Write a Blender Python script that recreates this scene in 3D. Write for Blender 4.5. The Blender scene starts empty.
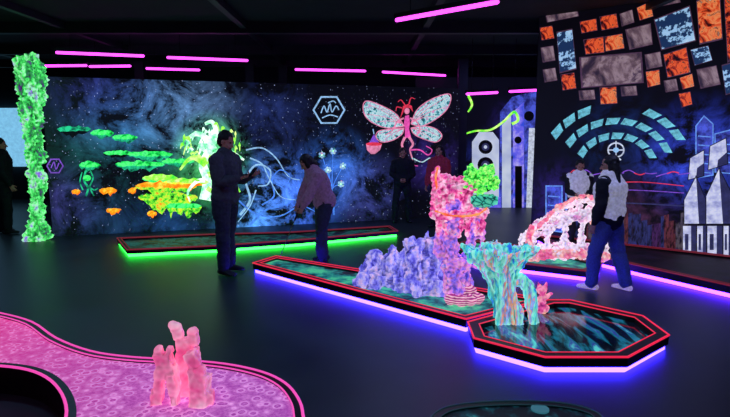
import bpy, bmesh, math, random
from mathutils import Vector, Matrix, noise
random.seed(7)
V=Vector
scene=bpy.context.scene
scene.view_settings.view_transform='Standard'
F=547.0; CH=1.75; P=math.atan(73.5/F)
C=V((0,0,CH)); FW=V((0,math.cos(P),-math.sin(P))); UPV=V((0,math.sin(P),math.cos(P)))
def ray(u,v): return FW+V((1,0,0))*((u-365)/F)+UPV*((208.5-v)/F)
def G(u,v,z=0.0):
    d=ray(u,v); return C+d*((z-CH)/d.z)
def S(u,v,y):
    d=ray(u,v); return C+d*(y/d.y)
# ---------------------------------------------------------------- camera
cd=bpy.data.cameras.new('camera'); cam=bpy.data.objects.new('camera',cd)
scene.collection.objects.link(cam); cam.location=C; cam.rotation_euler=(math.pi/2-P,0,0)
cd.sensor_width=36; cd.lens=36*F/730; cd.clip_start=.05; scene.camera=cam
# ---------------------------------------------------------------- colours/materials
def lin(c):
    o=[]
    for x in c[:3]:
        x=x/255.0
        o.append(x/12.92 if x<=.04045 else ((x+.055)/1.055)**2.4)
    return (o[0],o[1],o[2],1)
def newmat(name):
    m=bpy.data.materials.new(name); m.use_nodes=True
    nt=m.node_tree; b=nt.nodes['Principled BSDF']
    return m,nt,b
def glow(name,stops,scale=8,strength=1.0,detail=6,rough=.6,bump=.3,kind='noise',base=.6,stretch=(1,1,1),dist=0.0):
    m,nt,b=newmat(name); N=nt.nodes; L=nt.links
    tc=N.new('ShaderNodeTexCoord'); mp=N.new('ShaderNodeMapping'); mp.inputs['Scale'].default_value=stretch
    L.new(tc.outputs['Object'],mp.inputs['Vector'])
    if kind=='voronoi':
        t=N.new('ShaderNodeTexVoronoi'); t.feature='DISTANCE_TO_EDGE'; t.inputs['Scale'].default_value=scale; out=t.outputs['Distance']
    elif kind=='wave':
        t=N.new('ShaderNodeTexWave'); t.inputs['Scale'].default_value=scale; t.inputs['Distortion'].default_value=dist; t.bands_direction='Z'; out=t.outputs['Fac']
    else:
        t=N.new('ShaderNodeTexNoise'); t.inputs['Scale'].default_value=scale; t.inputs['Detail'].default_value=detail; t.inputs['Roughness'].default_value=.65
        t.inputs['Distortion'].default_value=dist; out=t.outputs['Fac']
    L.new(mp.outputs[0],t.inputs['Vector'])
    r=N.new('ShaderNodeValToRGB')
    els=r.color_ramp.elements
    while len(els)<len(stops): els.new(.5)
    for e,(p,c) in zip(els,stops):
        e.position=p; e.color=lin(c)
    L.new(out,r.inputs['Fac'])
    L.new(r.outputs['Color'],b.inputs['Emission Color']); b.inputs['Emission Strength'].default_value=strength
    mx=N.new('ShaderNodeVectorMath'); mx.operation='SCALE'; mx.inputs['Scale'].default_value=base
    L.new(r.outputs['Color'],mx.inputs[0]); L.new(mx.outputs[0],b.inputs['Base Color'])
    b.inputs['Roughness'].default_value=rough
    if bump>0:
        bp=N.new('ShaderNodeBump'); bp.inputs['Strength'].default_value=bump; bp.inputs['Distance'].default_value=.03
        L.new(out,bp.inputs['Height']); L.new(bp.outputs[0],b.inputs['Normal'])
        # emission set lower in crevices, higher on raised parts
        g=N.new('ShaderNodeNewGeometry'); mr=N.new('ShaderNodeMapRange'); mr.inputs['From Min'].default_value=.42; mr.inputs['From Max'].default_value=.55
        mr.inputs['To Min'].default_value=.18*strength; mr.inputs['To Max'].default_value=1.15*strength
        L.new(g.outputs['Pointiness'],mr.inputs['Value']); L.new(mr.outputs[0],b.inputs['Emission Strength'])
    return m
def flat(name,c,strength=1.0,base=.5,var=.25):
    c2=tuple(x*(1-var) for x in c)
    return glow(name,[(.35,c2),(.65,c)],scale=14,strength=strength,bump=0,base=base,detail=3)
def plain(name,c,rough=.7,var=.2,scale=30,metal=0,bump=.15,emis=0.0):
    m,nt,b=newmat(name); N=nt.nodes; L=nt.links
    tc=N.new('ShaderNodeTexCoord'); t=N.new('ShaderNodeTexNoise'); t.inputs['Scale'].default_value=scale; t.inputs['Detail'].default_value=4
    L.new(tc.outputs['Object'],t.inputs['Vector'])
    r=N.new('ShaderNodeValToRGB'); r.color_ramp.elements[0].position=.3; r.color_ramp.elements[1].position=.7
    r.color_ramp.elements[0].color=lin(tuple(x*(1-var) for x in c)); r.color_ramp.elements[1].color=lin(c)
    L.new(t.outputs['Fac'],r.inputs['Fac']); L.new(r.outputs['Color'],b.inputs['Base Color'])
    b.inputs['Roughness'].default_value=rough; b.inputs['Metallic'].default_value=metal
    if emis>0:
        L.new(r.outputs['Color'],b.inputs['Emission Color']); b.inputs['Emission Strength'].default_value=emis
    if bump>0:
        bp=N.new('ShaderNodeBump'); bp.inputs['Strength'].default_value=bump; bp.inputs['Distance'].default_value=.01
        L.new(t.outputs['Fac'],bp.inputs['Height']); L.new(bp.outputs[0],b.inputs['Normal'])
    return m
# ---------------------------------------------------------------- object helpers
def meta(o,label=None,category=None,group=None,kind=None):
    if label: o['label']=label
    if category: o['category']=category
    if group: o['group']=group
    if kind: o['kind']=kind
def mkobj(name,bm,mats,parent=None,smooth=False,origin=None):
    me=bpy.data.meshes.new(name)
    if origin is None:
        xs=[v.co.x for v in bm.verts]; ys=[v.co.y for v in bm.verts]; zs=[v.co.z for v in bm.verts]
        origin=V(((min(xs)+max(xs))/2,(min(ys)+max(ys))/2,min(zs)))
    origin=V(origin)
    bmesh.ops.translate(bm,verts=bm.verts,vec=-origin)
    bm.to_mesh(me); bm.free()
    for m in (mats if isinstance(mats,(list,tuple)) else [mats]): me.materials.append(m)
    if smooth:
        for p in me.polygons: p.use_smooth=True
    o=bpy.data.objects.new(name,me); scene.collection.objects.link(o)
    o.location=origin
    if parent is not None:
        o.parent=parent; o.location=origin-parent.location
    return o
def empty(name,loc):
    o=bpy.data.objects.new(name,None); scene.collection.objects.link(o); o.location=loc; o.empty_display_size=.1
    return o
def bake(o,voxel,smooth=3,disp=None,dec=None,pre=None,zmin=None):
    if pre:
        sm=o.modifiers.new('t','SOLIDIFY'); sm.thickness=pre; sm.offset=0
    m=o.modifiers.new('r','REMESH'); m.mode='VOXEL'; m.voxel_size=voxel; m.use_smooth_shade=True
    if smooth:
        s=o.modifiers.new('s','SMOOTH'); s.iterations=smooth; s.factor=.5
    dg=bpy.context.evaluated_depsgraph_get(); dg.update()
    me=bpy.data.meshes.new_from_object(o.evaluated_get(dg)); old=o.data
    mats=[mm for mm in old.materials]; o.modifiers.clear(); o.data=me
    if len(me.materials)==0:
        for mm in mats: me.materials.append(mm)
    if disp:
        off=V((random.random()*50,random.random()*50,random.random()*50))
        me.update(); nor=[v.normal.copy() for v in me.vertices]
        for v,n in zip(me.vertices,nor):
            a=0
            for sc,am,st in disp:
                q=V((v.co.x*st[0],v.co.y*st[1],v.co.z*st[2]))*sc+off
                a+=noise.noise(q)*am
            v.co+=n*a
    if zmin is not None:
        zl=zmin-(o.location.z+(o.parent.location.z if o.parent else 0))
        for v in me.vertices:
            if v.co.z<zl: v.co.z=zl
    for p in me.polygons: p.use_smooth=True
    me.update()
    return o
def box(bm,c,s,rot=0.0,tilt=0.0):
    r=bmesh.ops.create_cube(bm,size=1)
    M=Matrix.Translation(V(c))@Matrix.Rotation(tilt,4,'Y')@Matrix.Rotation(rot,4,'Z')@Matrix.Diagonal((s[0],s[1],s[2],1))
    bmesh.ops.transform(bm,matrix=M,verts=r['verts']); return r['verts']
def ell(bm,c,r,ax=None,seg=16,rings=10):
    q=bmesh.ops.create_uvsphere(bm,u_segments=seg,v_segments=rings,radius=1)
    M=Matrix.Diagonal((r[0],r[1],r[2],1))
    if ax is not None:
        x,y,z=[V(a).normalized() for a in ax]
        R=Matrix(((x.x,y.x,z.x,0),(x.y,y.y,z.y,0),(x.z,y.z,z.z,0),(0,0,0,1))); M=R@M
    bmesh.ops.transform(bm,matrix=Matrix.Translation(V(c))@M,verts=q['verts'])
def loft(bm,pts,rad,side=V((1,0,0)),n=12,cap=True,mi=0):
    pts=[V(p) for p in pts]; rad=[(r,r) if not isinstance(r,(tuple,list)) else r for r in rad]
    k=len(pts); side=V(side)
    T=[]
    for i in range(k):
        t=(pts[min(i+1,k-1)]-pts[max(i-1,0)]); T.append(t.normalized())
    P2=list(pts); R2=list(rad); T2=list(T)
    if cap:
        def capr(p,t,r,sg):
            m=min(r)
            return [(p+t*sg*m*a,(r[0]*b,r[1]*b),t) for a,b in ((.45,.88),(.8,.58),(.97,.2))]
        st=capr(pts[0],T[0],rad[0],-1)[::-1]; en=capr(pts[-1],T[-1],rad[-1],1)
        P2=[a[0] for a in st]+P2+[a[0] for a in en]; R2=[a[1] for a in st]+R2+[a[1] for a in en]; T2=[a[2] for a in st]+T2+[a[2] for a in en]
    rings=[]
    prev=side
    for p,r,t in zip(P2,R2,T2):
        s=prev-t*prev.dot(t)
        if s.length<1e-3: s=t.orthogonal()
        s.normalize(); prev=s; nn=t.cross(s)
        rings.append([bm.verts.new(p+s*(math.cos(2*math.pi*j/n)*r[0])+nn*(math.sin(2*math.pi*j/n)*r[1])) for j in range(n)])
    for a,b in zip(rings[:-1],rings[1:]):
        for j in range(n):
            f=bm.faces.new((a[j],a[(j+1)%n],b[(j+1)%n],b[j])); f.material_index=mi
    f=bm.faces.new(rings[0][::-1]); f.material_index=mi
    f=bm.faces.new(rings[-1]); f.material_index=mi
def curve_pts(pts,sub=6):
    pts=[V(p) for p in pts]; out=[]
    n=len(pts)
    for i in range(n-1):
        p0=pts[max(i-1,0)];p1=pts[i];p2=pts[i+1];p3=pts[min(i+2,n-1)]
        for k in range(sub):
            t=k/sub
            out.append(.5*((2*p1)+(p2-p0)*t+(2*p0-5*p1+4*p2-p3)*t*t+(3*p1-p0-3*p2+p3)*t**3))
    out.append(pts[-1]); return out
# ---------------------------------------------------------------- room
M_floor,nt,b=newmat('polished_dark_floor')
N=nt.nodes;L=nt.links
tc=N.new('ShaderNodeTexCoord'); t=N.new('ShaderNodeTexNoise'); t.inputs['Scale'].default_value=1.3; t.inputs['Detail'].default_value=6
L.new(tc.outputs['Object'],t.inputs['Vector'])
r=N.new('ShaderNodeValToRGB'); r.color_ramp.elements[0].color=lin((30,38,40)); r.color_ramp.elements[1].color=lin((56,68,72)); r.color_ramp.elements[0].position=.3; r.color_ramp.elements[1].position=.75
L.new(t.outputs['Fac'],r.inputs['Fac']); L.new(r.outputs['Color'],b.inputs['Base Color'])
mr=N.new('ShaderNodeMapRange'); mr.inputs['To Min'].default_value=.34; mr.inputs['To Max'].default_value=.52
b.inputs['Specular IOR Level'].default_value=.35
L.new(t.outputs['Fac'],mr.inputs['Value']); L.new(mr.outputs[0],b.inputs['Roughness'])
M_black=plain('matte_black_paint',(20,20,26),rough=.8)
M_ceil=plain('dark_ceiling_panels',(30,42,46),rough=.9,scale=3)
M_backwall=plain('dark_teal_wall',(28,40,48),rough=.8,scale=2)
X0,X1,Y0,Y1,ZC=-11,9,-2,15,3.6
def structure(name,c,s,mat,rot=0):
    bm=bmesh.new(); box(bm,(0,0,0),s,0)
    o=mkobj(name,bm,mat,origin=(0,0,0)); o.location=c; o.rotation_euler=(0,0,rot); o['kind']='structure'; return o
structure('floor',((X0+X1)/2,(Y0+Y1)/2,-.05),(X1-X0,Y1-Y0,.1),M_floor)
structure('ceiling',((X0+X1)/2,(Y0+Y1)/2,ZC+.05),(X1-X0,Y1-Y0,.1),M_ceil)
structure('wall_back',((X0+X1)/2,Y1+.05,ZC/2),(X1-X0,.1,ZC),M_backwall)
structure('wall_front',((X0+X1)/2,Y0-.05,ZC/2),(X1-X0,.1,ZC),M_black)
structure('wall_left',(X0-.05,(Y0+Y1)/2,ZC/2),(.1,Y1-Y0,ZC),M_black)
structure('wall_right',(X1+.05,(Y0+Y1)/2,ZC/2),(.1,Y1-Y0,ZC),M_black)
M_win=flat('daylight_window',(130,200,240),1.0,.5,.1)
wa=S(-70,108,14.9); wb=S(24,150,14.9)
structure('window_1',((wa.x+wb.x)/2,Y1-.06,(wa.z+.9)/2),(wb.x-wa.x,.1,wa.z-.9),M_win)
M_beam=plain('dark_steel_beam',(36,50,56),rough=.6,scale=4)
for i,y in enumerate((2.2,4.6,7.0,9.4,11.8,14.0)):
    structure('trim_%d'%(i+1),((X0+X1)/2,y,ZC-.09),(X1-X0,.14,.18),M_beam)
for i,x in enumerate((-8,-5,-2,1,4)):
    structure('trim_%d'%(i+7),(x,(Y0+Y1)/2,ZC-.06),(.1,Y1-Y0,.1),M_beam)
for i,(u,y) in enumerate(((27,12.5),(140,12.8),(250,13.2),(283,13.6),(463,12.3))):
    p=S(u,60,y)
    structure('trim_%d'%(i+20),(p.x,y,ZC/2-.1),(.2,.2,ZC-.2),M_beam)
# ---------------------------------------------------------------- walls with art
class Wall:
    def __init__(s,p0,p1):
        s.p0=V((p0[0],p0[1],0)); s.p1=V((p1[0],p1[1],0)); s.d=(s.p1-s.p0).normalized(); s.L=(s.p1-s.p0).length
        s.n=V((s.d.y,-s.d.x,0)); s.ang=math.atan2(s.d.y,s.d.x)
        if s.n.dot(C-s.p0)<0: s.n=-s.n
    def px(s,u,v,off=0):
        q=s.p0+s.n*off; r=ray(u,v); t=(q-C).dot(s.n)/r.dot(s.n); return C+r*t
    def loc(s,u,v):
        p=s.px(u,v); return ((p-s.p0).dot(s.d),p.z)
    def build(s,name,h,mat,th=.12,z0=0):
        bm=bmesh.new(); box(bm,(s.L/2,th/2,(h+z0)/2),(s.L,th,h-z0))
        o=mkobj(name,bm,mat,origin=(0,0,0)); o.location=s.p0; o.rotation_euler=(0,0,s.ang); o['kind']='structure'; return o
class Art:
    def __init__(s,wall,off=.004): s.w=wall; s.bm=bmesh.new(); s.off=off; s.mats=[]; s.k=0
    def mi(s,m):
        if m not in s.mats: s.mats.append(m)
        return s.mats.index(m)
    def poly(s,pts,m,lay=0):
        s.k+=1; o=s.off+lay*.004+s.k*.00008
        vs=[s.bm.verts.new(s.w.px(u,v,o)) for u,v in pts]
        f=s.bm.faces.new(vs); f.material_index=s.mi(m)
    def disc(s,u,v,a,b,m,lay=0,n=20):
        s.poly([(u+a*math.cos(2*math.pi*i/n),v+b*math.sin(2*math.pi*i/n)) for i in range(n)],m,lay)
    def stroke(s,pts,w,m,lay=1,closed=False,smooth=True):
        s.k+=1; o=s.off+lay*.004+s.k*.00008
        P_=[V((a,b,0)) for a,b in pts]
        if closed: P_=P_+[P_[0]]
        if smooth: P_=curve_pts(P_,6)
        n=len(P_); prev=None
        for i in range(n):
            if closed and not smooth and (i==0 or i==n-1):
                t1=(P_[1]-P_[0]).normalized(); t2=(P_[-1]-P_[-2]).normalized(); t=(t1+t2).normalized(); k=1/max(.4,t.dot(t1))
            else:
                ta=(P_[min(i+1,n-1)]-P_[i]); tb=(P_[i]-P_[max(i-1,0)])
                ta=ta.normalized() if ta.length>1e-6 else tb.normalized(); tb=tb.normalized() if tb.length>1e-6 else ta
                t=(ta+tb); t=t.normalized() if t.length>1e-4 else ta; k=1/max(.4,t.dot(ta))
            if isinstance(w,(tuple,list)): ww=w[0]+(w[1]-w[0])*i/(n-1)
            else: ww=w
            nn=V((-t.y,t.x,0))*ww*.5*k
            a=s.bm.verts.new(s.w.px(P_[i].x+nn.x,P_[i].y+nn.y,o)); c=s.bm.verts.new(s.w.px(P_[i].x-nn.x,P_[i].y-nn.y,o))
            if prev:
                f=s.bm.faces.new((prev[0],a,c,prev[1])); f.material_index=s.mi(m)
            prev=(a,c)
    def done(s,name,parent=None):
        return mkobj(name,s.bm,s.mats,parent)
WM=Wall((-5.42,9.35),(2.0,11.75))
WR=Wall((2.75,8.95),(5.6,6.75))
WB=Wall((1.2,13.2),(5.6,13.2))
def nebula(name,wall,blobs,bg=(4,4,8),stars=True,sc=1.6):
    m,nt,b=newmat(name); N=nt.nodes; L=nt.links
    tc=N.new('ShaderNodeTexCoord'); no=N.new('ShaderNodeTexNoise'); no.inputs['Scale'].default_value=sc; no.inputs['Detail'].default_value=11; no.inputs['Roughness'].default_value=.74
    no.inputs['Distortion'].default_value=.5
    L.new(tc.outputs['Object'],no.inputs['Vector'])
    rp=N.new('ShaderNodeValToRGB'); rp.color_ramp.elements[0].position=.43; rp.color_ramp.elements[1].position=.68
    L.new(no.outputs['Fac'],rp.inputs['Fac'])
    acc=None
    base=N.new('ShaderNodeRGB'); base.outputs[0].default_value=lin(bg); acc=base.outputs[0]
    for (u,v,rad,col,st) in blobs:
        s_,z_=wall.loc(u,v)
        d=N.new('ShaderNodeVectorMath'); d.operation='DISTANCE'; d.inputs[1].default_value=(s_,0,z_); L.new(tc.outputs['Object'],d.inputs[0])
        mr=N.new('ShaderNodeMapRange'); mr.interpolation_type='SMOOTHSTEP'; mr.inputs['From Min'].default_value=0; mr.inputs['From Max'].default_value=rad
        mr.inputs['To Min'].default_value=st; mr.inputs['To Max'].default_value=0; L.new(d.outputs['Value'],mr.inputs['Value'])
        mu=N.new('ShaderNodeMath'); mu.operation='MULTIPLY'; L.new(mr.outputs[0],mu.inputs[0]); L.new(rp.outputs['Color'],mu.inputs[1])
        sc_=N.new('ShaderNodeVectorMath'); sc_.operation='SCALE'; sc_.inputs[0].default_value=lin(col)[:3]; L.new(mu.outputs[0],sc_.inputs['Scale'])
        ad=N.new('ShaderNodeVectorMath'); ad.operation='ADD'; L.new(acc,ad.inputs[0]); L.new(sc_.outputs[0],ad.inputs[1]); acc=ad.outputs[0]
    if stars:
        vo=N.new('ShaderNodeTexVoronoi'); vo.inputs['Scale'].default_value=20; L.new(tc.outputs['Object'],vo.inputs['Vector'])
        lt=N.new('ShaderNodeMath'); lt.operation='LESS_THAN'; lt.inputs[1].default_value=.16; L.new(vo.outputs['Distance'],lt.inputs[0])
        sep=N.new('ShaderNodeSeparateColor'); L.new(vo.outputs['Color'],sep.inputs[0])
        pw=N.new('ShaderNodeMath'); pw.operation='POWER'; pw.inputs[1].default_value=3; L.new(sep.outputs[0],pw.inputs[0])
        m2=N.new('ShaderNodeMath'); m2.operation='MULTIPLY'; L.new(lt.outputs[0],m2.inputs[0]); L.new(pw.outputs[0],m2.inputs[1])
        s3=N.new('ShaderNodeVectorMath'); s3.operation='SCALE'; s3.inputs[0].default_value=(.35,.42,.7); L.new(m2.outputs[0],s3.inputs['Scale'])
        ad=N.new('ShaderNodeVectorMath'); ad.operation='ADD'; L.new(acc,ad.inputs[0]); L.new(s3.outputs[0],ad.inputs[1]); acc=ad.outputs[0]
    L.new(acc,b.inputs['Emission Color']); b.inputs['Emission Strength'].default_value=1.1
    b.inputs['Base Color'].default_value=(.005,.006,.009,1); b.inputs['Roughness'].default_value=.8
    return m
blobs=[(110,100,1.3,(70,80,190),.7),(185,105,1.3,(110,150,210),.9),(150,125,1.3,(40,120,160),.7),(212,150,.8,(110,255,150),1.3),(290,205,1.3,(70,120,255),1.8),(255,225,1.0,(90,170,255),1.4),(270,180,.8,(90,150,240),1.0),
 (60,200,.9,(80,50,160),.6),(335,170,1.0,(60,120,230),1.2),(270,120,1.2,(50,70,150),.6),(370,190,1.0,(80,90,190),.9),(430,160,.9,(70,50,160),.7),(210,175,1.0,(80,220,120),.8),(90,215,1.2,(40,80,130),.7),(170,230,1.0,(40,90,160),.7),(100,150,1.2,(30,110,100),.7)]
WM.build('wall_mural',2.72,nebula('galaxy_mural_paint',WM,blobs))
WR.build('wall_collage',ZC,nebula('collage_wall_paint',WR,[(615,140,.9,(30,60,140),.5),(560,200,.8,(60,40,150),.9),(700,160,1.0,(50,70,210),1.6),(630,240,1.2,(90,50,90),.8)],bg=(5,4,9),stars=False,sc=3))
WB.build('wall_city',3.1,nebula('city_wall_paint',WB,[(500,190,1.6,(60,80,230),1.2),(520,130,1.0,(70,50,180),.8)],bg=(5,5,14),stars=False))
# paints
A_green=glow('paint_green',[(.36,(5,80,40)),(.45,(20,220,80)),(.55,(90,255,130)),(.66,(30,190,100))],scale=9,strength=1.1,bump=0)
A_teal=glow('paint_teal',[(.38,(6,70,55)),(.56,(40,220,150))],scale=9,strength=.85,bump=0)
A_orange=glow('paint_orange',[(.38,(255,100,10)),(.5,(255,160,20)),(.62,(255,230,80))],scale=7,strength=1.1,bump=0)
A_yel=glow('paint_yellow_green',[(.36,(60,230,60)),(.48,(150,255,60)),(.62,(225,255,150))],scale=6,strength=1.1,bump=0)
A_white=glow('paint_white_green',[(.38,(90,245,150)),(.48,(180,255,205)),(.58,(240,255,245))],scale=6,strength=1.3,bump=0)
A_root=glow('paint_roots',[(.38,(8,70,25)),(.47,(90,230,50)),(.56,(210,240,60)),(.64,(250,150,30))],scale=11,strength=1.0,bump=0)
A_blue=flat('paint_blue',(80,140,255),1.1)
A_lblue=flat('paint_light_blue',(160,210,255),1)
A_pink=flat('paint_pink',(255,90,190),1)
A_rose=flat('paint_rose',(255,150,190),.9)
A_red=flat('paint_red',(250,60,90),.9)
A_lilac=glow('paint_wing',[(.36,(16,50,70)),(.44,(70,170,180)),(.5,(215,240,240)),(.57,(120,190,200)),(.66,(235,130,190))],scale=12,strength=.9,bump=0)
A_purple=flat('paint_purple',(150,90,235),.8)
A_dark=flat('paint_dark',(10,10,18),.4)
mural=empty('mural_painting',WM.px(255,232,.003)); meta(mural,'fluorescent fantasy mural with floating islands, glowing tree and winged fairy','mural')
def island(u,v,w,ht,hb,m1,m2,nm='floating_island'):
    a=Art(WM); n=max(8,int(w/3)); top=[];bot=[]
    for i in range(n+1):
        t=i/n; e=math.sin(math.pi*t)**.5
        top.append((u-w/2+w*t, v-ht*e*(.5+.5*random.random())))
    for i in range(n-1,0,-1):
        t=i/n; e=math.sin(math.pi*t)
        bot.append((u-w/2+w*t, v+hb*e*(.25+.75*random.random())+(1 if i%2 else 0)))
    a.poly([(p[0],p[1]+1) for p in [(u-w/2,v)]+[top[k] for k in range(1,n)]+[(u+w/2,v)]+[(q[0],q[1]) for q in bot]],m2,0)
    cap=[(x,y) for x,y in top]+[(u+w/2-w*i/n, v+1.2+1.5*random.random()) for i in range(1,n)]
    a.poly(cap,m1,1)
    for k in range(int(w/5)):
        x=u-w*.4+random.random()*w*.8; a.disc(x,v+random.random()*2-2,1.6+random.random()*1.5,1.0,m1,2,8)
    return a.done(nm,mural)
random.seed(3)
island(74,129,34,4,8,A_teal,A_dark)
island(102,133,24,4,6,A_green,A_teal)
island(125,137,26,4,6,A_green,A_teal)
island(118,153,30,3,5,A_green,A_dark)
island(150,154,46,4,8,A_green,A_teal)
island(140,164,50,4,9,A_green,A_teal)
island(178,161,34,3,7,A_green,A_teal)
island(90,165,22,5,7,A_green,A_teal)
island(108,190,18,3,6,A_orange,A_orange)
island(168,197,60,6,22,A_root,A_root)
island(184,206,36,4,15,A_green,A_root)
island(166,186,62,7,12,A_orange,A_root)
island(186,182,46,5,8,A_yel,A_orange)
island(160,178,36,5,6,A_yel,A_green)
for (u,v,w) in ((113,210,14),(76,191,9),(132,190,8),(152,213,10),(222,236,16),(246,232,18),(272,232,14),(288,236,10)):
    island(u,v,w,2.6,4.2,A_orange,A_orange,'orange_rock')
a=Art(WM)
for pts,w in (([(86,170),(84,180),(88,188),(86,196)],2),([(90,170),(93,178),(90,187),(94,196)],1.4),([(82,172),(80,182),(83,190)],1.2),([(88,186),(94,190),(98,188)],1.2)):
    a.stroke(pts,w,A_teal)
a.disc(87,178,4,3,A_green,1)
a.done('hanging_plant',mural)
a=Art(WM)
a.stroke([(205,200),(208,180),(203,165),(210,148),(214,130)],(12,5),A_white,1)
a.stroke([(214,150),(206,138),(196,134),(186,140)],(7,3),A_white,2)
a.stroke([(212,145),(216,132),(212,122),(205,124)],(6,3),A_white,2)
a.stroke([(210,158),(222,150),(232,152),(244,160)],(6,2),A_white,2)
a.stroke([(206,165),(196,158),(188,160),(180,170)],(7,2),A_yel,2)
a.stroke([(208,175),(220,172),(232,180),(240,192)],(6,1.5),A_yel,2)
a.stroke([(205,180),(196,182),(188,192),(190,202)],(5,1),A_white,2)
a.stroke([(207,188),(215,195),(214,208)],(5,1),A_yel,2)
for k in range(46):
    an=random.random()*6.28; rd=random.random()**.6
    x=211+30*rd*math.cos(an); y=143+19*rd*math.sin(an)
    dx,dy=random.uniform(-7,7),random.uniform(2,7)
    a.stroke([(x,y),(x+dx*.5,y-2),(x+dx,y+dy)],(random.uniform(2,4.2),.8),A_white if rd<.75 else A_yel,3)
a.done('glowing_tree',mural)
a=Art(WM)
for pts,w,m in (([(240,215),(250,200),(246,180),(256,165),(270,170),(268,184),(258,186)],(2.6,1),A_lblue),
  ([(250,225),(266,210),(282,205),(284,190),(276,184)],(2.4,.8),A_blue),([(246,150),(262,148),(276,158),(288,176),(300,180)],(1.6,.8),A_lblue),
  ([(262,205),(274,196),(272,180),(280,170),(290,176),(286,186)],(1.8,.8),A_blue),([(238,200),(256,214),(280,216),(300,206),(316,212)],(1.8,.8),A_blue),
  ([(250,158),(262,164),(268,176),(280,196),(296,200)],(1.6,.6),A_lblue),([(256,190),(250,206),(238,222)],(1.4,.8),A_lblue)):
    a.stroke(pts,w,m)
a.done('curling_tendrils',mural)
a=Art(WM)
for x,y in ((322,155),(333,151),(343,166),(328,170),(318,182),(341,184)):
    a.stroke([(334,215),(332,190),(x,y)],(1.4,.7),A_blue,1)
    for k in range(6):
        an=k*math.pi/3+x; a.disc(x+2.3*math.cos(an),y+2.3*math.sin(an),1.3,1.3,A_lilac if k%2 else A_lblue,2,8)
    a.disc(x,y,1,1,A_white,3,8)
a.done('flower_spray',mural)
def hexa(u,v,r,w,m,squig,nm):
    a=Art(WM)
    pts=[(u+r*math.cos(math.radians(60*i)),v+r*.97*math.sin(math.radians(60*i))) for i in range(6)]
    a.stroke(pts,w,m,1,closed=True,smooth=False)
    for s_ in squig: a.stroke(s_,1.1,m,2)
    return a.done(nm,mural)
hexa(329,110,15.5,1.6,A_lblue,[[(321,113),(324,106),(327,112),(330,104),(332,112),(336,106),(339,110)],[(322,118),(330,115),(338,117)],[(328,103),(333,101),(336,103)]],'hexagon_emblem')
hexa(55,166,8,1.3,A_purple,[[(51,168),(54,162),(56,169),(59,163)]],'hexagon_emblem')
# fairy
a=Art(WM)
def wing(pts,m,veins,root):
    a.poly(pts,m,0); a.stroke(pts,1.0,A_rose,1,closed=True)
    for q in veins: a.stroke([root,((root[0]+q[0])/2,(root[1]+q[1])/2-2),q],(.8,.4),A_rose,2)
wing([(404,126),(396,114),(382,106),(367,101),(363,107),(366,117),(375,124),(388,128)],A_lilac,[(367,104),(366,114),(376,122),(381,108)],(403,124))
wing([(404,128),(392,129),(379,131),(376,137),(382,142),(393,140),(402,134)],A_lilac,[(379,134),(384,140),(393,138)],(403,129))
wing([(411,124),(417,110),(430,100),(447,94),(451,98),(447,109),(436,119),(422,126)],A_lilac,[(447,97),(445,107),(436,116),(430,103)],(411,123))
wing([(411,128),(424,126),(436,129),(442,136),(436,142),(424,139),(414,134)],A_lilac,[(439,136),(433,140),(424,137)],(411,128))
a.poly([(405,116),(409,115),(410,122),(409,129),(411,137),(405,138),(405,130),(404,123)],A_pink,3)
a.disc(407,111,2.6,3.2,A_rose,4)
a.poly([(402,111),(403,106),(408,104),(412,106),(413,112),(410,108),(405,108),(403,113),(400,119)],A_red,5)
for s_ in ([(405,105),(401,100),(398,102)],[(409,104),(411,98),(415,99)],[(402,108),(397,107),(396,111)]): a.stroke(s_,(1.3,.6),A_red,5)
a.stroke([(404,118),(397,122),(392,131),(385,135)],(1.8,1.1),A_rose,4)
a.stroke([(410,118),(417,122),(420,130),(416,136)],(1.8,1.1),A_rose,4)
a.stroke([(405,137),(402,144),(403,150),(400,158)],(2.8,1.2),A_rose,4)
a.stroke([(409,137),(413,144),(410,150),(413,160)],(2.8,1.2),A_rose,4)
a.stroke([(410,150),(420,150),(428,155),(432,150),(426,146)],(1.6,.8),A_pink,4)
a.stroke([(412,158),(422,162),(430,158),(430,165)],(1.4,.8),A_lilac,4)
a.stroke([(400,158),(408,164),(418,166)],(1.3,.8),A_pink,4)
a.done('winged_fairy',mural)
a=Art(WM)
a.poly([(366,144),(382,144),(380,150),(375,154),(371,154),(367,150)],A_rose,0); a.disc(374,144,8,1.8,A_red,1); 
a.poly([(369,143),(374,134),(379,143)],A_purple,0); a.stroke([(374,134),(373,129)],1,A_lblue,1)
a.done('floating_bowl',mural)
# right wall collage
S_red=glow('screen_lava',[(.40,(20,6,16)),(.47,(150,40,30)),(.53,(250,100,50)),(.58,(60,20,30)),(.64,(255,210,150))],scale=6,strength=.9,bump=0,dist=.6)
S_org=glow('screen_amber',[(.38,(60,14,14)),(.47,(230,80,40)),(.53,(255,150,90)),(.57,(120,40,30)),(.63,(255,240,210))],scale=6,strength=.8,bump=0,dist=.7)
S_mauve=glow('screen_mauve',[(.38,(50,38,58)),(.48,(110,86,98)),(.56,(165,140,150)),(.62,(80,60,80))],scale=3,strength=.7,bump=0,dist=.5)
S_map=glow('screen_world_map',[(.48,(26,50,90)),(.5,(150,195,235)),(.64,(190,220,245))],scale=3.6,strength=.85,bump=0,detail=5)
S_edge=flat('screen_edge',(130,90,125),.35)
collage=empty('collage_painting',WR.px(620,255,.003)); meta(collage,'fluorescent mural collage of tilted screens above a blue city','mural')
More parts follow.
